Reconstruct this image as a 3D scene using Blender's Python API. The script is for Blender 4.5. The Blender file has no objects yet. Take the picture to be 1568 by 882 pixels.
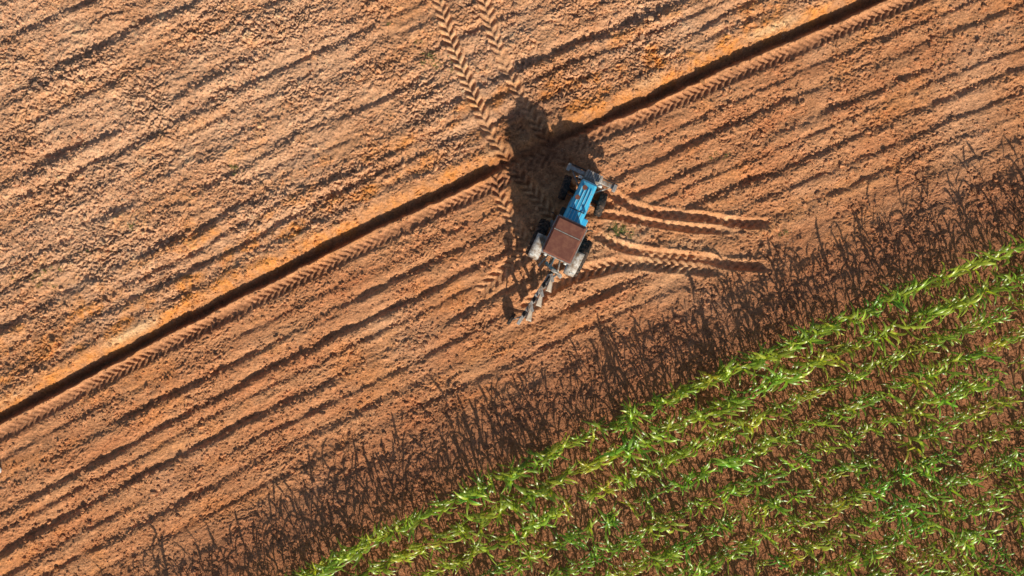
import bpy, math, random
import numpy as np
from mathutils import Vector, Matrix
random.seed(7); rng=np.random.default_rng(11)
S=38.0
def W(px,py): return ((px-784)/S,(441-py)/S)
SUN_EL=25.5; SH=(-0.27,0.957)   # shadow direction on the ground
# ---------------------------------------------------------------- helpers
def link(o): bpy.context.scene.collection.objects.link(o); return o
def mesh_np(name,V,F,mat=None,smooth=False):
    me=bpy.data.meshes.new(name)
    me.vertices.add(len(V)); me.vertices.foreach_set("co",np.ascontiguousarray(V,dtype=np.float32).ravel())
    loops=F.ravel().astype(np.int32); k=F.shape[1]
    me.loops.add(len(loops)); me.loops.foreach_set("vertex_index",loops)
    me.polygons.add(len(F)); me.polygons.foreach_set("loop_start",np.arange(0,len(loops),k,dtype=np.int32))
    try: me.polygons.foreach_set("loop_total",np.full(len(F),k,dtype=np.int32))
    except Exception: pass
    me.polygons.foreach_set("use_smooth",np.full(len(F),smooth,dtype=bool))
    me.update(calc_edges=True)
    if mat: me.materials.append(mat)
    return link(bpy.data.objects.new(name,me))
def set_col(o,name,C):
    a=o.data.color_attributes.new(name,'FLOAT_COLOR','POINT')
    C4=np.ones((len(C),4),dtype=np.float32); C4[:,:3]=C
    a.data.foreach_set("color",C4.ravel())
G=rng.uniform(0,2*math.pi,(8,256,256))
GX=np.cos(G);GY=np.sin(G)
def perlin(x,y,sd=0):
    sd%=8
    x=x+sd*17.3;y=y+sd*9.1
    xi=np.floor(x);yi=np.floor(y);fx=x-xi;fy=y-yi
    xi=xi.astype(np.int64);yi=yi.astype(np.int64)
    u=fx*fx*fx*(fx*(fx*6-15)+10);v=fy*fy*fy*(fy*(fy*6-15)+10)
    def g(a,b,dx,dy):
        ix=(xi+a)&255;iy=(yi+b)&255
        return GX[sd][ix,iy]*dx+GY[sd][ix,iy]*dy
    n00=g(0,0,fx,fy);n10=g(1,0,fx-1,fy);n01=g(0,1,fx,fy-1);n11=g(1,1,fx-1,fy-1)
    a=n00+u*(n10-n00);b=n01+u*(n11-n01)
    return (a+v*(b-a))*1.4
def sst(a,b,x):
    t=np.clip((x-a)/(b-a),0,1);return t*t*(3-2*t)
# ---------------------------------------------------------------- field frame
def yf(x):
    px=x*S+784
    pc=np.clip(px,-300,1900)
    y=-640+.504*pc-4.85e-5*pc*(pc-800)
    sl=.504-4.85e-5*(2*pc-800)
    y=y+(px-pc)*sl
    return (y+441)/S, sl
def scoord(x,y):
    f,sl=yf(x); return (y-f)/np.sqrt(1+sl*sl)
# ---------------------------------------------------------------- ground
st=0.032
cx=np.arange(-22.6,22.6,st); cy=np.arange(-13.6,13.6,st)
def ext(c):
    out=[];d=st
    p=c
    while p<700:
        d=min(d*1.12,60) if p>c+0.0 else st*1.2
        if p<45: d=min(d,0.25)
        p+=d; out.append(p)
    return np.array(out)
ex=ext(22.6);ey=ext(13.6)
gx=np.concatenate([-ex[::-1],cx,ex]);gy=np.concatenate([-ey[::-1],cy,ey])
i0=len(ex);j0=len(ey)
X,Y=np.meshgrid(gx,gy)
s=scoord(X,Y)
ang=math.radians(25.2);ca,sa=math.cos(ang),math.sin(ang)
U=X*ca+Y*sa
core=(1-sst(22,34,np.abs(X)))*(1-sst(13,26,np.abs(Y)))
near=(1-sst(45,70,np.hypot(X,Y)))
upper=sst(0.2,1.2,s); lower=1-sst(-0.9,-0.4,s)
sw=s+(.12+.12*upper)*perlin(U*0.16,s*0.5,1)+(.06+.05*upper)*perlin(U*0.6,s*0.9,2)+0.045*perlin(U*2.1,s*2,3)+.028*perlin(U*5,s*5,4)
H=0.05*perlin(X*.12,Y*.12,4)
def groove(c,w,dp,lo,hi,sd):
    d=sw-c
    m=sst(-0.5,0.5,perlin(U*lo,U*0+sd*3.7,sd)+hi)*(.8+.4*perlin(U*1.3,s*0+sd,sd+1))
    a=np.where(d<0,np.exp(-(d/(w*0.6))**2),np.exp(-(d/(w*1.3))**2))
    r=np.exp(-((d+w*1.6)/(w*1.0))**2)
    return m*(-dp*a+0.6*dp*r)
H2=np.zeros_like(H)
for k,(c,w,dp) in enumerate([(-1.55,.13,.05),(-2.35,.18,.14),(-3.3,.19,.14),(-3.95,.13,.05),(-4.75,.2,.14),(-5.6,.15,.07),(-6.4,.19,.11),(-7.4,.17,.06),(-8.5,.2,.05),(-9.6,.2,.04),
                             (1.75,.2,.13),(2.45,.17,.07),(3.25,.24,.16),(4.5,.22,.08),(5.3,.24,.17),(7.3,.26,.09),(8.3,.26,.15),(9.9,.25,.10),(11.4,.26,.14),(13.2,.25,.12),(15.0,.25,.12),(17.2,.2,.1)]):
    H2+=groove(c,w,dp,0.13 if c<0 else 0.16,0.30 if c<0 else .04,k%8)
H+=H2*near
cornz=1-sst(-9.8,-7.2,s)
H+=near*(0.075*upper+0.035*lower*(1-.6*cornz))*perlin(U*0.25,s*1.3,5)
H+=near*(0.050*upper+0.030*lower*(1-.6*cornz))*perlin(U*.7+perlin(X*.5,Y*.5,1),s*3.0,6)
H+=near*(0.026*upper+0.018*lower*(1-.6*cornz))*perlin(U*1.9+perlin(X*.9,Y*.9,3),s*6.0,7)
# clods
wx=X+0.15*perlin(X*2,Y*2,2); wy=Y+0.15*perlin(X*2,Y*2,3)
rough=(0.65+0.9*sst(-.3,.5,perlin(X*.45,Y*.45,7)))*(0.78+0.70*upper*sst(-.6,.6,perlin(U*.3,s*.6,4)+.2)-0.22*cornz)
cl=0.050*np.abs(perlin(wx*2.6,wy*2.6,0))+0.045*(0.35-np.abs(perlin(wx*4.9,wy*4.9,1)))+0.052*(.3-np.abs(perlin(wx*8.9,wy*8.9,2)))+0.032*perlin(wx*15,wy*15,3)
# ---- tracks
hmod=np.zeros(X.shape);flat=np.zeros(X.shape);lugm=np.zeros(X.shape)
def crom(pts,step=0.12):
    P=[np.array(p,float) for p in pts];P=[2*P[0]-P[1]]+P+[2*P[-1]-P[-2]]
    out=[]
    for i in range(1,len(P)-2):
        n=max(2,int(np.linalg.norm(P[i+1]-P[i])/step))
        for t in np.linspace(0,1,n,endpoint=False):
            out.append(0.5*((2*P[i])+(-P[i-1]+P[i+1])*t+(2*P[i-1]-5*P[i]+4*P[i+1]-P[i+2])*t*t+(-P[i-1]+3*P[i]-3*P[i+1]+P[i+2])*t**3))
    out.append(P[-2]);return np.array(out)
def track(ptspx,w,dp,chev=0.03,rim=0.04,raw=False,fade=0.6,sgn=1,pitch=0.34,dpn=None,lc=1.0):
    pts=ptspx if raw else [W(*p) for p in ptspx]
    C=crom(pts);R=0.85
    x0=max(i0,i0+int((C[:,0].min()-R-cx[0])/st));x1=min(i0+len(cx),i0+int((C[:,0].max()+R-cx[0])/st))
    y0=max(j0,j0+int((C[:,1].min()-R-cy[0])/st));y1=min(j0+len(cy),j0+int((C[:,1].max()+R-cy[0])/st))
    if x1<=x0 or y1<=y0: return
    d=np.full((y1-y0,x1-x0),9.0);t=np.zeros_like(d);g=np.zeros_like(d);L=0
    for a,b in zip(C[:-1],C[1:]):
        l=np.linalg.norm(b-a)
        if l<1e-6: continue
        xa=max(x0,i0+int((min(a[0],b[0])-R-cx[0])/st));xb=min(x1,i0+int((max(a[0],b[0])+R-cx[0])/st))
        ya=max(y0,j0+int((min(a[1],b[1])-R-cy[0])/st));yb=min(y1,j0+int((max(a[1],b[1])+R-cy[0])/st))
        if xb>xa and yb>ya:
            xx=X[ya:yb,xa:xb]-a[0];yy=Y[ya:yb,xa:xb]-a[1];e=(b-a)/l
            tt=np.clip(xx*e[0]+yy*e[1],0,l);dd=np.hypot(xx-tt*e[0],yy-tt*e[1]);sg=-xx*e[1]+yy*e[0]
            sl=(slice(ya-y0,yb-y0),slice(xa-x0,xb-x0))
            m=dd<d[sl]
            d[sl]=np.where(m,dd,d[sl]);t[sl]=np.where(m,L+tt,t[sl]);g[sl]=np.where(m,sg,g[sl])
        L+=l
    e=sst(-0.01,fade,t)*sst(-0.01,fade,L-t)
    fl=np.exp(-(d/w)**6)*e
    xx=X[y0:y1,x0:x1];yy=Y[y0:y1,x0:x1]
    wob=perlin(xx*1.3,yy*1.3,5)
    ph=(t+sgn*np.abs(g)*0.75)/pitch+0.5*(g>0)+.12*perlin(xx*2.2,yy*2.2,6)
    wear=np.clip(.75+.7*perlin(xx*.55,yy*.55,2)+.3*perlin(xx*2.5,yy*2.5,4),.15,1.1)
    lug=(np.clip(np.sin(2*math.pi*ph)*1.8,-1,1))*(1-sst(w*.9,w*1.1,d))*np.clip(d/0.04,0,1)*wear
    dpl=dp if dpn is None else dp+(dpn-dp)*np.clip(t/L,0,1)
    h=-dpl*np.exp(-(d/(w*1.05))**4)*(1+.25*wob)+rim*(1+.8*wob)*np.exp(-((d-w*1.35)/(w*.4))**2)+lug*chev
    sl=(slice(y0,y1),slice(x0,x1))
    hmod[sl]=hmod[sl]*(1-fl*.75)+h*e
    lugm[sl]=lugm[sl]*(1-fl)+lug*fl*lc
    flat[sl]=np.maximum(flat[sl],fl)
fx=np.linspace(-22.5,22.5,60)
def offs(o):
    r=[]
    for x in fx:
        y,sl=yf(x);n=math.hypot(1,sl); r.append((x-o*sl/n,y+o/n))
    return r
gap=1-0.75*np.exp(-(((X-W(800,0)[0])/1.0)**4))
prof=np.interp(sw,[-1.3,-1.1,-.95,-.62,-.36,-.27,-.12,.05,.20,.40,.66,.85,1.1],[0,.03,.01,-.02,.02,.09,-.30,-.36,-.22,-.10,.04,.05,0])
furm=np.exp(-((s-.0)/.42)**4)
track(offs(-.62),.23,.04,.036,.015,raw=True,pitch=.30,lc=.7)
track([(664,-30),(690,60),(718,130),(752,205),(790,262),(835,318),(858,352)],.28,.09,.062,.06,pitch=.35)
track([(733,-30),(758,60),(792,140),(835,210),(862,245),(900,285)],.28,.09,.062,.06,pitch=.35)
track([(770,262),(800,248),(850,232),(900,205),(950,180)],.24,.07,.05,.03)
track([(905,268),(955,308),(1000,325),(1080,333),(1130,341),(1188,343)],.18,.10,.035,.06,dpn=.20,fade=.9)
track([(900,328),(940,330),(1000,341),(1060,350),(1125,352)],.15,.12,.02,.05,fade=.9)
track([(900,350),(945,375),(1000,388),(1080,396),(1120,405),(1188,408)],.18,.12,.035,.07,dpn=.21,fade=.9)
track([(788,488),(830,450),(870,425),(930,408),(990,402),(1050,408),(1110,414)],.26,.09,.055,.05,fade=.9,pitch=.35)
track([(732,450),(770,415),(812,382)],.28,.06,.065,.03,fade=.15,pitch=.36)
track([(760,250),(765,300),(790,345),(812,382)],.24,.05,.05,.03)
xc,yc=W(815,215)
churn_shade=np.exp(-(((X-xc)/1.6)**2+((Y-yc)/1.9)**2))
xt,yt=W(1000,370)
turn=np.exp(-(((X-xt)/4.2)**4+((Y-yt)/1.5)**4))
H=H+core*(cl*rough*(1-.75*flat)*(1-.25*furm)*(1-.25*turn)) - (H2*near)*(.85*np.maximum(churn_shade*.8,turn))*1.0
H=H*(1-.6*flat)+hmod+prof*gap*near*(1-.35*flat)*(1+.2*perlin(U*.8,s*0,6))+core*churn_shade*0.16*(perlin(X*1.3,Y*1.3,4)+.7*np.abs(perlin(X*2.9,Y*2.9,5)))
# colours (soil types: dry topsoil, turned subsoil, moist churned soil; some light and shade painted in)
def mix(A,B,m): return A*(1-m[...,None])+np.array(B)*m[...,None]
n1=perlin(X*.18,Y*.18,1);n2=perlin(U*.35,s*1.6,2);n3=perlin(X*1.1,Y*1.1,3);n4=perlin(X*4.,Y*4.,6)
C=np.zeros(X.shape+(3,))+np.array([.76,.365,.175])
C=mix(C,[.86,.485,.28],upper*np.clip(.50+.9*n1+.4*n3+.04*s,0,1))
C=mix(C,[.66,.27,.12],lower*np.clip(.45+.6*n2+.4*n3,0,1))
C=mix(C,[.78,.42,.23],lower*np.clip(-.10+1.2*perlin(X*.22,Y*.22,5)+.4*n3,0,.7))
orn=np.clip(.85*np.exp(-((s-.38)/.38)**2)+.75*sst(.0,.5,n2+n3*.6+.12)*np.exp(-((s-1.)/2.6)**2)*(s>0)+.3*sst(.1,.5,perlin(U*.25,s*.9,4)+.4*n3),0,1)
C=mix(C,[.84,.33,.09],orn*np.clip(.6+.6*n3+.6*n4,0,1))
C=mix(C,[.90,.58,.32],.8*np.exp(-((s-.55)/.2)**2)*sst(.15,.6,perlin(U*.25,s*.2,7)+.1))  # painted highlight along the furrow ridge
C=mix(C,[.32,.12,.05],np.exp(-((s+.03)/.22)**2)*.85)  # shadow of the furrow wall painted as a dark strip
C=mix(C,[.50,.22,.11],.6*flat*(s<-.3)*(s>-1.0))
C=mix(C,[.46,.185,.095],(1-sst(-10.,-6.5,s))*.8)  # ground colour gets darker towards the maize
C=mix(C,[.30,.12,.06],np.clip(churn_shade*1.3*(.7+.6*n3),0,1)*.85)  # moist churned soil, with the tractor's cast shadow painted in
C=mix(C,[.82,.47,.25],np.clip(turn*(.3+n3),0,.5))
C=mix(C,[.86,.47,.24],flat*.45*((s>.6)|(s<-1.2)))
C*=(1+.18*lugm)[...,None]
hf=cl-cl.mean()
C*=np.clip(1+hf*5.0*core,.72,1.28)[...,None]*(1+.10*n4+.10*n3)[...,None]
C=np.clip(C*.97,0,.92)
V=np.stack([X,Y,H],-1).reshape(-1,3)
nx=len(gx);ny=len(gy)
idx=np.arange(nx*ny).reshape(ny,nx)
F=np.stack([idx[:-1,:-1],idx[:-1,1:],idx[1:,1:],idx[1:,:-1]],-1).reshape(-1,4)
def nodes(m):
    m.use_nodes=True;nt=m.node_tree;return nt,nt.nodes,nt.links,nt.nodes["Principled BSDF"]
def soil_mat(name="soil"):
    m=bpy.data.materials.new(name);nt,N,L,b=nodes(m)
    b.inputs["Roughness"].default_value=.95;b.inputs["Specular IOR Level"].default_value=.08
    at=N.new("ShaderNodeVertexColor");at.layer_name="Col"
    tc=N.new("ShaderNodeNewGeometry")
    n=N.new("ShaderNodeTexNoise");n.inputs["Scale"].default_value=13;n.inputs["Detail"].default_value=5;n.inputs["Roughness"].default_value=.8
    L.new(tc.outputs["Position"],n.inputs["Vector"])
    r=N.new("ShaderNodeMapRange");r.inputs[1].default_value=.3;r.inputs[2].default_value=.72;r.inputs[3].default_value=.6;r.inputs[4].default_value=1.38
    L.new(n.outputs["Fac"],r.inputs[0])
    mx=N.new("ShaderNodeVectorMath");mx.operation='SCALE'
    L.new(at.outputs["Color"],mx.inputs[0]);L.new(r.outputs[0],mx.inputs["Scale"])
    v=N.new("ShaderNodeTexVoronoi");v.inputs["Scale"].default_value=9;L.new(tc.outputs["Position"],v.inputs["Vector"])
    r2=N.new("ShaderNodeMapRange");r2.inputs[1].default_value=.10;r2.inputs[2].default_value=.20;r2.inputs[3].default_value=.6;r2.inputs[4].default_value=0
    L.new(v.outputs["Distance"],r2.inputs[0])
    n5=N.new("ShaderNodeTexNoise");n5.inputs["Scale"].default_value=1.3;n5.inputs["Detail"].default_value=3;L.new(tc.outputs["Position"],n5.inputs["Vector"])
    r3=N.new("ShaderNodeMapRange");r3.inputs[1].default_value=.46;r3.inputs[2].default_value=.62;L.new(n5.outputs["Fac"],r3.inputs[0])
    mu=N.new("ShaderNodeMath");mu.operation='MULTIPLY';L.new(r2.outputs[0],mu.inputs[0]);L.new(r3.outputs[0],mu.inputs[1])
    mc=N.new("ShaderNodeMix");mc.data_type='RGBA';mc.inputs[7].default_value=(.86,.62,.43,1)
    L.new(mu.outputs[0],mc.inputs[0]);L.new(mx.outputs[0],mc.inputs[6]);L.new(mc.outputs[2],b.inputs["Base Color"])
    nb=N.new("ShaderNodeTexNoise");nb.inputs["Scale"].default_value=15;nb.inputs["Detail"].default_value=6;nb.inputs["Roughness"].default_value=.75
    L.new(tc.outputs["Position"],nb.inputs["Vector"])
    bp=N.new("ShaderNodeBump");bp.inputs["Strength"].default_value=.9;bp.inputs["Distance"].default_value=.09
    L.new(nb.outputs["Fac"],bp.inputs["Height"]);L.new(bp.outputs[0],b.inputs["Normal"])
    return m
msoil=soil_mat()
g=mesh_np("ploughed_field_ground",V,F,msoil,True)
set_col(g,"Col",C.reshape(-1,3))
def hs(x,y):
    x=np.asarray(x);y=np.asarray(y)
    i=np.clip(np.searchsorted(gx,x),0,nx-1);j=np.clip(np.searchsorted(gy,y),0,ny-1)
    return H[j,i],C[j,i],flat[j,i]
# ---------------------------------------------------------------- merged instancing
def scatter(name,variants,pos,yaw,scale,which,mat,smooth,tint=None,cols=None,tilt=None):
    Vs=[];Fs=[];Cs=[];off=0
    for k,(vv,ff,vc) in enumerate(variants):
        m=np.where(which==k)[0]
        if len(m)==0: continue
        c,sn=np.cos(yaw[m])[:,None],np.sin(yaw[m])[:,None]
        sc=scale[m];sc=sc[:,None] if sc.ndim==1 else sc
        x=vv[None,:,0]*sc[:,0:1];y=vv[None,:,1]*(sc[:,1:2] if sc.shape[1]>1 else sc);z=vv[None,:,2]*(sc[:,2:3] if sc.shape[1]>1 else sc)
        P=np.stack([x*c-y*sn,x*sn+y*c,z],-1)
        if tilt is not None:
            P[...,0]+=P[...,2]*tilt[m][:,0:1];P[...,1]+=P[...,2]*tilt[m][:,1:2]
        P+=pos[m][:,None,:]
        n=len(vv)
        Vs.append(P.reshape(-1,3))
        Fs.append((ff[None]+(np.arange(len(m))*n)[:,None,None]+off).reshape(-1,ff.shape[1]))
        if cols is not None: Cs.append(np.repeat(cols[m],n,axis=0)*(vc[None].repeat(len(m),0).reshape(-1,1) if vc is not None else 1))
        off+=n*len(m)
    o=mesh_np(name,np.concatenate(Vs),np.concatenate(Fs),mat,smooth)
    if cols is not None: set_col(o,"Col",np.concatenate(Cs))
    return o
# clods
import bmesh
def ico(seed):
    bm=bmesh.new();bmesh.ops.create_icosphere(bm,subdivisions=1,radius=1)
    r=np.random.default_rng(seed);v=np.array([list(a.co) for a in bm.verts]);v*=r.uniform(.6,1.25,(len(v),1));v[:,2]*=.7
    f=np.array([[a.index for a in p.verts] for p in bm.faces]);bm.free();return (v,f,None)
N0=120000
px_=rng.uniform(-22.5,22.5,N0);py_=rng.uniform(-13.5,13.5,N0)
ss=scoord(px_,py_);hh,cc,ff_=hs(px_,py_)
dens=np.clip(.36+1.0*perlin(px_*.6,py_*.6,3)+.35*(ss>.8)*perlin(px_*.2,py_*.2,2)+.2*(ss>.8)-.2*(ss<-7),.08,1)
keep=(rng.uniform(0,1,N0)<dens)&(ff_<.3)&(np.abs(ss)>.3)&(ss>-13)
px_,py_,hh,cc=px_[keep],py_[keep],hh[keep],cc[keep];n=len(px_)
sz=np.clip(rng.lognormal(-3.42,.48,n),.014,.12)
scatter("soil_clods",[ico(i) for i in range(8)],np.stack([px_,py_,hh+sz*.3],-1),rng.uniform(0,6.28,n),np.stack([sz*rng.uniform(.8,1.5,n),sz,sz*rng.uniform(.7,1.1,n)],-1),rng.integers(0,8,n),msoil,False,cols=cc*rng.uniform(.8,1.2,(n,1)))
# ---------------------------------------------------------------- maize
def leafmat(name,dark=1.0):
    m=bpy.data.materials.new(name);nt,N,L,b=nodes(m)
    at=N.new("ShaderNodeVertexColor");at.layer_name="Col"
    b.inputs["Roughness"].default_value=.36;b.inputs["Specular IOR Level"].default_value=.8
    L.new(at.outputs["Color"],b.inputs["Base Color"])
    tr=N.new("ShaderNodeBsdfTranslucent");vm=N.new("ShaderNodeVectorMath");vm.operation='MULTIPLY';vm.inputs[1].default_value=(1.6,1.6,.6)
    L.new(at.outputs["Color"],vm.inputs[0]);L.new(vm.outputs[0],tr.inputs["Color"])
    ms=N.new("ShaderNodeMixShader");ms.inputs[0].default_value=.38
    L.new(b.outputs[0],ms.inputs[1]);L.new(tr.outputs[0],ms.inputs[2]);L.new(ms.outputs[0],N["Material Output"].inputs[0])
    return m
mleaf=leafmat("maize_leaf")
def maize(seed):
    r=np.random.default_rng(seed);V=[];F=[];VC=[]
    def addq(ring0,ring1):
        for i in range(len(ring0)-1): F.append([ring0[i],ring0[i+1],ring1[i+1],ring1[i]])
    hp=r.uniform(1.1,1.4);prev=None
    for k in range(4):
        z=hp*k/3;rad=.016*(1-.6*k/3);ids=[]
        for a in range(4):
            V.append([rad*math.cos(a*1.571),rad*math.sin(a*1.571),z]);VC.append(.8);ids.append(len(V)-1)
        if prev: addq(prev+[prev[0]],ids+[ids[0]])
        prev=ids
    nl=r.integers(7,10);phi=r.normal(0,.35)
    for l in range(nl):
        f=l/(nl-1);z0=hp*(.2+.78*f);az=phi+math.pi*l+r.normal(0,.5)
        ln=(.42+.27*math.sin(math.pi*min(1,f*.85+.12)))*r.uniform(.7,1.25)
        el=math.radians(r.uniform(50,72)+12*f);droop=math.radians(r.uniform(85,150)*(1-.25*f))
        wid=r.uniform(.034,.052);ns=6;p=np.array([0.,0.,z0]);prev=None;tw=r.normal(0,.6);bend=r.normal(0,.7)
        for q in range(ns+1):
            t=q/ns;e=el-droop*t**1.3;a=az+bend*t*t
            d=np.array([math.cos(e)*math.cos(a),math.cos(e)*math.sin(a),math.sin(e)])
            if q: p=p+d*ln/ns
            side=np.array([-math.sin(a),math.cos(a),0]);up=np.cross(d,side)*-1
            ro=tw*t;sd=side*math.cos(ro)+up*math.sin(ro)
            w=wid*(math.sin(math.pi*min(1,(t*.86+.12)))**.7 if t<1 else 0.03)*(1-.25*t)
            rip=.25*w*math.sin(q*2.3+l)
            ids=[]
            for kx,zz in((-1,.28*w+rip),(0,0),(1,.28*w-rip)):
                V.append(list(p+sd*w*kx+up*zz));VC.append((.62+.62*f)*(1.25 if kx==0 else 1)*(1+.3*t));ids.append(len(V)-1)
            if prev: addq(prev,ids)
            prev=ids
    return (np.array(V),np.array(F),np.array(VC))
vars_=[maize(i) for i in range(16)]
P=[]
row=-11.2;k=0
while row>-34:
    xs=np.arange(-30,40,.21 if k<1 else .23)
    xs=xs+rng.normal(0,.06,len(xs))
    sl=yf(xs)[1];nrm=np.sqrt(1+sl*sl)
    so=row+rng.normal(0,.035,len(xs))+.06*perlin(xs*.4,xs*0+row,1)
    yy=yf(xs)[0]+so*nrm
    kp=rng.uniform(0,1,len(xs))>.06+.45*sst(.1,.6,perlin(xs*.6,xs*0+row*.7,3))
    P.append(np.stack([xs,yy],-1)[kp]);row-=1.10;k+=1
P=np.concatenate(P);m=(P[:,0]>-20)&(P[:,0]<28)&(P[:,1]>-18)&(P[:,1]<15)
P=P[m];n=len(P)
hz=hs(P[:,0],P[:,1])[0]
sp_=scoord(P[:,0],P[:,1])
vig=np.clip(.95+.22*perlin(P[:,0]*.3,P[:,1]*.3,2)+rng.normal(0,.14,n)+.17*(sp_>-12.7),.45,1.4)
base=np.array([.25,.335,.032])[None]*rng.uniform(.7,1.3,(n,1))*np.stack([1+.15*rng.normal(0,1,n)+.25*perlin(P[:,0]*.4,P[:,1]*.4,5),np.ones(n),np.ones(n)],-1)
scatter("maize_crop",vars_,np.stack([P[:,0],P[:,1],hz-.02],-1),rng.normal(math.radians(25),.6,n)+math.pi*rng.integers(0,2,n),vig,rng.integers(0,16,n),mleaf,True,cols=base,tilt=rng.normal(0,.045,(n,2)))
print("PLANTS",n)
# weeds
def tuft(seed):
    r=np.random.default_rng(seed);V=[];F=[]
    for b in range(16):
        a=r.uniform(0,6.28);l=r.uniform(.04,.11);o=r.normal(0,.06,2);e=r.uniform(.3,1.2)
        d=np.array([math.cos(a)*math.cos(e),math.sin(a)*math.cos(e),math.sin(e)]);sd=np.array([-math.sin(a),math.cos(a),0])*.008
        p=np.array([o[0],o[1],0]);i=len(V)
        V+= [list(p-sd),list(p+sd),list(p+d*l*.6+sd),list(p+d*l*.6-sd)];F.append([i,i+1,i+2,i+3])
        q=p+d*l-np.array([0,0,.02]);V+=[list(p+d*l*.6-sd),list(p+d*l*.6+sd),list(q+sd*.2),list(q-sd*.2)];F.append([i+4,i+5,i+6,i+7])
    return (np.array(V),np.array(F),None)
wp=[]
for (qx,qy,nn,sp) in [(365,262,5,.18),(205,347,3,.12),(1105,240,7,.25),(945,352,40,.33),(665,95,14,.4),(60,420,18,.6),(620,55,4,.5),(1370,430,5,.5),(120,385,6,.5),(1215,362,4,.4),(1440,90,3,.3)]:
    a,b=W(qx,qy)
    for _ in range(nn): wp.append((a+rng.normal(0,sp),b+rng.normal(0,sp*.6)))
wp=np.array(wp);n=len(wp)
scatter("weeds",[tuft(i) for i in range(6)],np.stack([wp[:,0],wp[:,1],hs(wp[:,0],wp[:,1])[0]],-1),rng.uniform(0,6.28,n),rng.uniform(.5,1.3,n),rng.integers(0,6,n),mleaf,False,cols=np.array([.22,.26,.07])[None]*rng.uniform(.6,1.3,(n,1)))
# ---------------------------------------------------------------- tractor materials
def pmat(name,col,rough=.5,metal=0,dirt=(.30,.19,.12),dirtamt=.45,scale=6,spec=.4,bump=.15):
    m=bpy.data.materials.new(name);nt,N,L,b=nodes(m)
    b.inputs["Metallic"].default_value=metal;b.inputs["Specular IOR Level"].default_value=spec
    tc=N.new("ShaderNodeTexCoord");n=N.new("ShaderNodeTexNoise");n.inputs["Scale"].default_value=scale;n.inputs["Detail"].default_value=8;n.inputs["Roughness"].default_value=.7
    L.new(tc.outputs["Object"],n.inputs["Vector"])
    r=N.new("ShaderNodeMapRange");r.inputs[1].default_value=.62-.3*dirtamt;r.inputs[2].default_value=.80-.25*dirtamt;L.new(n.outputs["Fac"],r.inputs[0])
    mc=N.new("ShaderNodeMix");mc.data_type='RGBA';mc.inputs[6].default_value=(*col,1);mc.inputs[7].default_value=(*dirt,1)
    L.new(r.outputs[0],mc.inputs[0]);L.new(mc.outputs[2],b.inputs["Base Color"])
    r2=N.new("ShaderNodeMapRange");r2.inputs[3].default_value=rough;r2.inputs[4].default_value=.95;L.new(r.outputs[0],r2.inputs[0]);L.new(r2.outputs[0],b.inputs["Roughness"])
    bp=N.new("ShaderNodeBump");bp.inputs["Strength"].default_value=bump;bp.inputs["Distance"].default_value=.01;L.new(n.outputs["Fac"],bp.inputs["Height"]);L.new(bp.outputs[0],b.inputs["Normal"])
    return m
BLUE=pmat("blue_paint",(.07,.50,.80),.35,0,(.20,.26,.26),.25,5)
RUST=pmat("rusty_roof",(.19,.065,.042),.7,0,(.28,.115,.07),.6,4)
GREY=pmat("worn_white_paint",(.55,.53,.50),.5,0,(.22,.15,.10),.75,5)
STEEL=pmat("worn_steel",(.42,.40,.37),.45,.2,(.24,.14,.09),.55,7)
DARK=pmat("dark_iron",(.035,.033,.03),.6,0,(.16,.10,.065),.5,7)
RUB=pmat("tyre_rubber",(.022,.021,.02),.85,0,(.20,.12,.08),.5,9)
GLASS=bpy.data.materials.new("cab_glass");nt,N,L,b=nodes(GLASS);b.inputs["Base Color"].default_value=(.25,.32,.34,1);b.inputs["Roughness"].default_value=.05;b.inputs["Transmission Weight"].default_value=.8
LAMP=pmat("lamp_glass",(.7,.7,.65),.15,0,dirtamt=.2)
SEAT=pmat("seat_vinyl",(.03,.025,.02),.7)
def obj(name,V,F,mat,par,bev=0,smooth=False):
    me=bpy.data.meshes.new(name);me.from_pydata([tuple(v) for v in V],[],F);me.update();me.materials.append(mat)
    o=link(bpy.data.objects.new(name,me));o.parent=par
    bm=bmesh.new();bm.from_mesh(me);bmesh.ops.recalc_face_normals(bm,faces=bm.faces);bm.to_mesh(me);bm.free()
    if smooth:
        for p in me.polygons:p.use_smooth=True
    if bev:
        md=o.modifiers.new("b",'BEVEL');md.width=bev;md.segments=2;md.limit_method='ANGLE'
    return o
BF=[(0,1,2,3),(4,7,6,5),(0,4,5,1),(1,5,6,2),(2,6,7,3),(3,7,4,0)]
def box(name,c,d,mat,par,bev=.01,rot=(0,0,0),taper=(1,1)):
    x,y,z=[a/2 for a in d];tx,ty=taper
    V=[(-x,-y,-z),(x,-y,-z),(x,y,-z),(-x,y,-z),(-x*tx,-y*ty,z),(x*tx,-y*ty,z),(x*tx,y*ty,z),(-x*tx,y*ty,z)]
    o=obj(name,V,BF,mat,par,bev);o.location=c;o.rotation_euler=rot;return o
def cyl(name,p0,p1,r0,mat,par,r1=None,n=16,smooth=True):
    p0=Vector(p0);p1=Vector(p1);r1=r0 if r1 is None else r1;ax=(p1-p0).normalized();u=ax.orthogonal().normalized();v=ax.cross(u);V=[]
    for p,r in((p0,r0),(p1,r1)):
        for i in range(n):
            a=2*math.pi*i/n;V.append(p+(u*math.cos(a)+v*math.sin(a))*r)
    F=[(i,(i+1)%n,n+(i+1)%n,n+i) for i in range(n)]+[tuple(range(n))[::-1],tuple(range(n,2*n))]
    o=obj(name,V,F,mat,par)
    for p in o.data.polygons: p.use_smooth=len(p.vertices)==4
    return o
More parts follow.
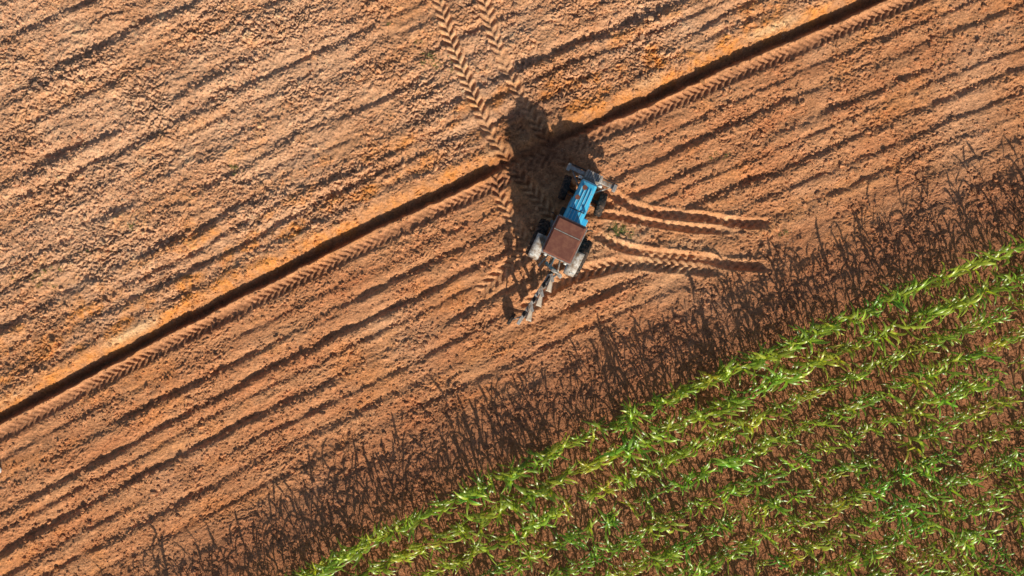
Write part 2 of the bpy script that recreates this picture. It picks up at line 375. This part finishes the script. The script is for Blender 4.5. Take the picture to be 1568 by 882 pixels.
def lathe(name,prof,mat,par,n=48,smooth=True,closed=True):
    V=[];F=[];k=len(prof)
    for i in range(n):
        a=2*math.pi*i/n
        for y,r in prof: V.append((r*math.cos(a),y,r*math.sin(a)))
    for i in range(n):
        for j in range(k if closed else k-1):
            F.append((i*k+j,i*k+(j+1)%k,((i+1)%n)*k+(j+1)%k,((i+1)%n)*k+j))
    return obj(name,V,F,mat,par,0,smooth)
def wheel(name,c,R,w,par,rim,steer=0,nl=20):
    e=bpy.data.objects.new(name,None);link(e);e.parent=par;e.location=c;e.rotation_euler=(0,0,steer)
    h=w/2;ri=R*.56
    lathe("tyre",[(-h*.75,ri),(-h,ri*1.15),(-h*1.05,R*.78),(-h*.92,R*.90),(-h*.5,R*.945),(0,R*.955),(h*.5,R*.945),(h*.92,R*.90),(h*1.05,R*.78),(h,ri*1.15),(h*.75,ri)],RUB,e)
    V=[];F=[]
    for i in range(nl):
        for sd in(-1,1):
            a0=2*math.pi*(i+(.5 if sd>0 else 0))/nl
            pts=[(0.02*sd,a0,R),(h*.55*sd,a0+.13,R*.995),(h*1.02*sd,a0+.22,R*.94)]
            base=len(V);da=.052
            for y,a,r in pts:
                for (aa,rr) in((a-da,r),(a+da,r),(a+da*1.2,r-R*.07),(a-da*1.2,r-R*.07)):
                    V.append((rr*math.cos(aa),y,rr*math.sin(aa)))
            for s_ in range(2):
                b0=base+s_*4
                for q in range(4): F.append((b0+q,b0+(q+1)%4,b0+4+(q+1)%4,b0+4+q))
            F.append((base,base+1,base+2,base+3));F.append((base+8,base+11,base+10,base+9))
    obj("lugs",V,F,RUB,e)
    lathe("rim",[(-h*.7,ri*1.02),(-h*.72,ri*.9),(-h*.1,ri*.8),(-h*.05,ri*.25),(h*.05,ri*.25),(h*.1,ri*.8),(h*.72,ri*.9),(h*.7,ri*1.02)],rim,e,32,False)
    cyl("hub",(0,-h*.55,0),(0,h*.55,0),ri*.3,DARK,e)
    for i in range(8):
        a=i*math.pi/4;cyl("nut",(ri*.55*math.cos(a),-h*.2,ri*.55*math.sin(a)),(ri*.55*math.cos(a),h*.2,ri*.55*math.sin(a)),.018,STEEL,e,n=6)
    return e
T=bpy.data.objects.new("tractor",None);link(T)
T.location=(1.83,1.58,-.03);T.rotation_euler=(0,0,math.radians(64.8))
wheel("rear_wheel_l",(0,.90,.78),.78,.42,T,GREY);wheel("rear_wheel_r",(0,-.90,.78),.78,.42,T,GREY)
wheel("front_wheel_l",(2.28,.78,.5),.5,.28,T,GREY,.12,16);wheel("front_wheel_r",(2.28,-.78,.5),.5,.28,T,GREY,.12,16)
box("transmission",(.35,0,.75),(1.5,.42,.55),DARK,T,.04)
box("engine_block",(1.6,0,.85),(1.3,.42,.6),DARK,T,.03)
box("front_frame",(2.3,0,.62),(1.3,.36,.22),DARK,T,.02)
cyl("rear_axle",(0,-.8,.78),(0,.8,.78),.14,DARK,T);cyl("front_axle",(2.28,-.7,.5),(2.28,.7,.5),.07,DARK,T)
for sd in(-1,1):
    cyl("king_pin",(2.28,sd*.62,.4),(2.28,sd*.62,.72),.06,DARK,T)
    cyl("tie_rod",(2.05,0,.5),(2.1,sd*.62,.5),.02,STEEL,T)
sec=[(.98,.37,1.02,1.56),(1.6,.36,1.0,1.54),(2.3,.34,.96,1.49),(2.68,.33,.92,1.45),(2.76,.31,.90,1.36)]
V=[];F=[]
cs=[(-1,0),(-1.0,.62),(-.93,.86),(-.72,.97),(-.3,1.0),(.3,1.0),(.72,.97),(.93,.86),(1.0,.62),(1,0)]
for x,w,z0,z1 in sec:
    for a,bq in cs: V.append((x,a*w,z0+(z1-z0)*bq))
k=len(cs)
for i in range(len(sec)-1):
    for j in range(k-1): F.append((i*k+j,i*k+j+1,(i+1)*k+j+1,(i+1)*k+j))
F.append(tuple(range(k)));F.append(tuple(range((len(sec)-1)*k,len(sec)*k))[::-1])
obj("hood",V,F,BLUE,T,.012)
LB=pmat("faded_blue_paint",(.30,.66,.84),.4,0,(.30,.32,.30),.25,6)
for yy in(-.2,-.07,.07,.2): box("hood_rib",(1.78,yy,1.532),(1.35,.035,.025),LB,T,.008,(0,.035,0))
box("hood_hinge_strip",(1.52,0,1.553),(.03,.64,.014),DARK,T,.005);box("hood_rear_edge",(1.0,0,1.575),(.06,.7,.03),DARK,T,.01)
cyl("exhaust_stub",(2.42,.10,1.40),(2.42,.10,1.66),.05,DARK,T);cyl("exhaust_cap",(2.42,.10,1.64),(2.42,.10,1.69),.095,RUST,T)
cyl("air_intake_neck",(1.98,.20,1.40),(1.98,.20,1.60),.04,DARK,T);cyl("air_intake_bowl",(1.98,.20,1.57),(1.98,.20,1.64),.09,RUST,T)
box("grille",(2.765,0,1.14),(.02,.5,.36),DARK,T,.005)
for q in range(6): box("grille_bar",(2.782,0,1.0+q*.055),(.015,.48,.015),GREY,T,.003)
for sd in(-1,1):
    cyl("headlamp",(2.74,sd*.42,1.22),(2.84,sd*.42,1.22),.085,LAMP,T);box("headlamp_bracket",(2.7,sd*.37,1.16),(.06,.12,.05),DARK,T)
    box("hood_side_panel",(1.5,sd*.375,1.1),(.9,.02,.25),BLUE,T,.005)
box("battery_box",(1.25,.46,.85),(.5,.2,.3),DARK,T);box("fuel_tank",(1.15,-.48,.8),(.6,.22,.35),BLUE,T,.04)
box("front_beam",(3.05,0,.80),(.16,2.12,.14),GREY,T,.02)
box("front_beam_rail",(3.17,0,.88),(.05,2.05,.05),DARK,T,.01)
box("front_weight_block",(3.03,-.06,.86),(.34,.72,.24),GREY,T,.03)
for q in range(7): box("weight_slab",(3.08,-.34+q*.095,.93),(.30,.075,.22),STEEL if q%2 else GREY,T,.015)
for sd in(-1,1):
    box("beam_bracket",(2.85,sd*.28,.72),(.5,.07,.12),STEEL,T)
    box("beam_end",(3.02,sd*.98,.86),(.3,.14,.16),STEEL,T,.02)
    cyl("beam_strut",(2.5,sd*.3,.7),(3.02,sd*.85,.8),.03,GREY,T)
cabx0,cabx1,cw=-.42,.92,.52
box("cab_floor",(.3,0,1.0),(1.2,1.0,.06),DARK,T);box("cab_lower_front",(.9,0,1.25),(.05,1.0,.5),BLUE,T);box("cab_lower_rear",(-.40,0,1.3),(.05,1.0,.55),BLUE,T)
for sd in(-1,1):
    for x,xt_ in((cabx0,cabx0+.03),(.35,.35),(cabx1,cabx1-.07)):
        cyl("cab_pillar",(x,sd*cw,1.0),(xt_,sd*(cw-.02),2.5),.03,BLUE,T,n=8)
    box("cab_door",(.3,sd*cw,1.22),(1.2,.03,.42),BLUE,T);box("side_window",(.3,sd*cw*.985,1.95),(1.16,.008,1.0),GLASS,T,0)
    cyl("mirror_arm",(.9,sd*.52,1.9),(1.0,sd*.78,1.95),.012,DARK,T,n=8);box("mirror",(1.0,sd*.8,1.95),(.03,.12,.2),DARK,T)
box("windscreen",(.89,0,2.0),(.008,.98,.95),GLASS,T,0);box("rear_window",(-.40,0,2.05),(.008,.98,.85),GLASS,T,0)
box("seat",(.05,0,1.35),(.45,.45,.12),SEAT,T,.04);box("seat_back",(-.15,0,1.6),(.1,.45,.45),SEAT,T,.04)
cyl("steering_column",(.75,0,1.2),(.5,0,1.65),.03,DARK,T);cyl("steering_wheel",(.5,0,1.65),(.485,0,1.675),.2,DARK,T,n=24)
box("cab_roof",(.22,0,2.55),(1.46,1.16,.12),RUST,T,.04,taper=(.96,.95))
box("roof_front_panel",(.66,0,2.622),(.42,1.0,.028),RUST,T,.01);box("roof_rear_panel",(-.03,0,2.620),(.86,1.02,.022),RUST,T,.01)
box("roof_gutter_front",(.955,0,2.52),(.05,1.14,.05),STEEL,T,.01);box("roof_gutter_rear",(-.525,0,2.52),(.05,1.18,.05),GREY,T,.01)
for sd in(-1,1): box("roof_gutter",(.22,sd*.595,2.51),(1.42,.035,.05),STEEL,T,.01)
box("roof_seam",(.43,0,2.63),(.03,1.04,.03),STEEL,T,.005)
for sd in(-1,1): cyl("work_lamp",(-.52,sd*.4,2.44),(-.6,sd*.4,2.42),.06,LAMP,T)
for sd in(-1,1):
    V=[];F=[];ns=14;y0,y1=sd*.56,sd*.98;R=.87;A0,A1=82,82
    for i in range(ns+1):
        a=math.radians(A0+A1*i/ns)
        for (y,r) in((y0,R),(y0+(y1-y0)*.5,R+.015),(y1,R-.01),(y1,R-.06)):
            V.append((r*math.cos(a),y,.78+r*math.sin(a)))
    for i in range(ns):
        for j in range(3): F.append((i*4+j,i*4+j+1,i*4+5+j,i*4+4+j))
    o=obj("rear_fender",V,F,GREY,T,0,True);md=o.modifiers.new("s",'SOLIDIFY');md.thickness=.015
    V=[];
    for i in range(ns+1):
        a=math.radians(48+116*i/ns)
        V+=[(.86*math.cos(a),sd*.565,.78+.86*math.sin(a)),(.3*math.cos(a),sd*.565,.9+.3*math.sin(a))]
    F=[(2*i,2*i+1,2*i+3,2*i+2) for i in range(ns)]
    o=obj("fender_inner",V,F,BLUE,T);md=o.modifiers.new("s",'SOLIDIFY');md.thickness=.01
    box("tail_lamp",(-.72,sd*.85,1.28),(.06,.16,.1),LAMP,T);box("cab_step",(.75,sd*.62,.55),(.3,.25,.04),STEEL,T)
for sd in(-1,1):
    cyl("lower_link",(-.2,sd*.2,.6),(-1.0,sd*.42,.62),.035,STEEL,T);cyl("lift_rod",(-.45,sd*.3,.62),(-.45,sd*.25,1.15),.022,STEEL,T)
    cyl("lift_arm",(-.15,sd*.22,1.2),(-.48,sd*.25,1.15),.04,DARK,T)
cyl("top_link",(-.25,0,1.15),(-.95,-.02,1.25),.03,STEEL,T);box("drawbar",(-.5,0,.45),(.6,.1,.06),DARK,T)
cyl("hydraulic_hose",(-.45,.12,1.3),(-1.0,.05,1.0),.018,DARK,T)
# ---------------------------------------------------------------- plough
PL=bpy.data.objects.new("plough",None);link(PL)
a0=math.atan2(-2.15,-1.48)
PL.location=(1.62,.72,0);PL.rotation_euler=(0,0,a0)
box("headstock",(.02,0,.95),(.14,.85,.12),GREY,PL,.015,(0,0,-.16));box("headstock_mast",(.06,0,1.1),(.12,.16,.6),STEEL,PL,.02)
for sd in(-1,1): cyl("mast_brace",(.0,sd*.35,.98),(.08,0,1.38),.03,STEEL,PL)
cyl("turnover_shaft",(.05,0,1.0),(.6,.02,1.0),.08,DARK,PL)
box("main_beam",(1.4,.02,1.0),(2.3,.13,.14),GREY,PL,.015,(0,0,.03))
cyl("turnover_ram",(.1,.2,1.15),(.65,.06,1.15),.04,STEEL,PL)
SHINE=pmat("polished_share",(.62,.56,.48),.4,.2,(.34,.22,.14),.5,6)
def mould(name,x,y,z,up,par):
    V=[];F=[];nu,nv=8,6
    for i in range(nu+1):
        for j in range(nv+1):
            u=i/nu;v=j/nv
            cur=.12*(v**2)*(.4+u)
            V.append((x-.35+.60*u-.06*v, y+.01+.20*u*(.75+.25*v)+cur, z+up*(.36*v*(.75+.45*u)-0.02)))
    for i in range(nu):
        for j in range(nv):
            a=i*(nv+1)+j;F.append((a,a+1,a+nv+2,a+nv+1))
    o=obj(name,V,F,SHINE,par,0,True);m=o.modifiers.new("s",'SOLIDIFY');m.thickness=.014
for i,x in enumerate((.62,1.3,1.98)):
    for up in(-1,1):
        box("plough_leg",(x+.1,.10,1.0+up*.33),(.14,.035,.6),STEEL,PL,.01,(0,-.25*up,0))
        z=1.0+up*.66
        mould("mouldboard",x,.05,z,-up,PL)
        box("share",(x-.28,.10,z),(.12,.32,.025),STEEL,PL,.005,(0,0,-.75))
    box("leg_clamp",(x+.08,.05,1.0),(.2,.2,.2),DARK,PL,.02)
    cyl("skimmer_stalk",(x-.22,-.02,1.0),(x-.36,.05,.55),.018,STEEL,PL,n=8)
cyl("depth_wheel_arm",(2.25,-.02,1.0),(2.55,-.22,.3),.03,STEEL,PL)
e=wheel("depth_wheel",(2.55,-.25,.27),.27,.13,PL,GREY,0,10)
# small white stone at the field edge
bm=bmesh.new();bmesh.ops.create_icosphere(bm,subdivisions=3,radius=.14)
for v in bm.verts:
    v.co*=1+.18*math.sin(v.co.x*23+1)*math.cos(v.co.y*19)+.1*math.sin(v.co.z*31)
    v.co.z*=.7
me=bpy.data.meshes.new("white_stone");bm.to_mesh(me);bm.free();me.materials.append(pmat("chalk_stone",(.72,.70,.68),.8,dirtamt=.1))
o=link(bpy.data.objects.new("white_stone",me));a,b_=W(0,719);o.location=(a,b_,float(hs(a,b_)[0])+.05)
# ---------------------------------------------------------------- light & camera
w=bpy.data.worlds.new("World");bpy.context.scene.world=w;w.use_nodes=True;nt=w.node_tree
sky=nt.nodes.new("ShaderNodeTexSky");sky.sky_type='NISHITA';sky.sun_disc=False
sky.sun_elevation=math.radians(SUN_EL)
tosun=Vector((-SH[0],-SH[1],0)).normalized()
sky.sun_rotation=math.atan2(tosun.x,tosun.y)
nt.links.new(sky.outputs[0],nt.nodes["Background"].inputs[0]);nt.nodes["Background"].inputs[1].default_value=.085
ld=bpy.data.lights.new("sun",'SUN');ld.energy=5;ld.angle=math.radians(.6);ld.color=(1,.92,.77)
lo=link(bpy.data.objects.new("sun",ld));e=math.radians(SUN_EL)
dirv=Vector((-tosun.x*math.cos(e),-tosun.y*math.cos(e),-math.sin(e)))
lo.rotation_euler=dirv.to_track_quat('-Z','Y').to_euler();lo.location=(5,-10,20)
cd=bpy.data.cameras.new("drone_camera");co=link(bpy.data.objects.new("drone_camera",cd))
co.location=(0,0,28);cd.lens=36*28/(1568/S);cd.sensor_width=36;cd.clip_end=3000
sc=bpy.context.scene;sc.camera=co
sc.view_settings.view_transform='Standard';sc.view_settings.look='None';sc.view_settings.exposure=0
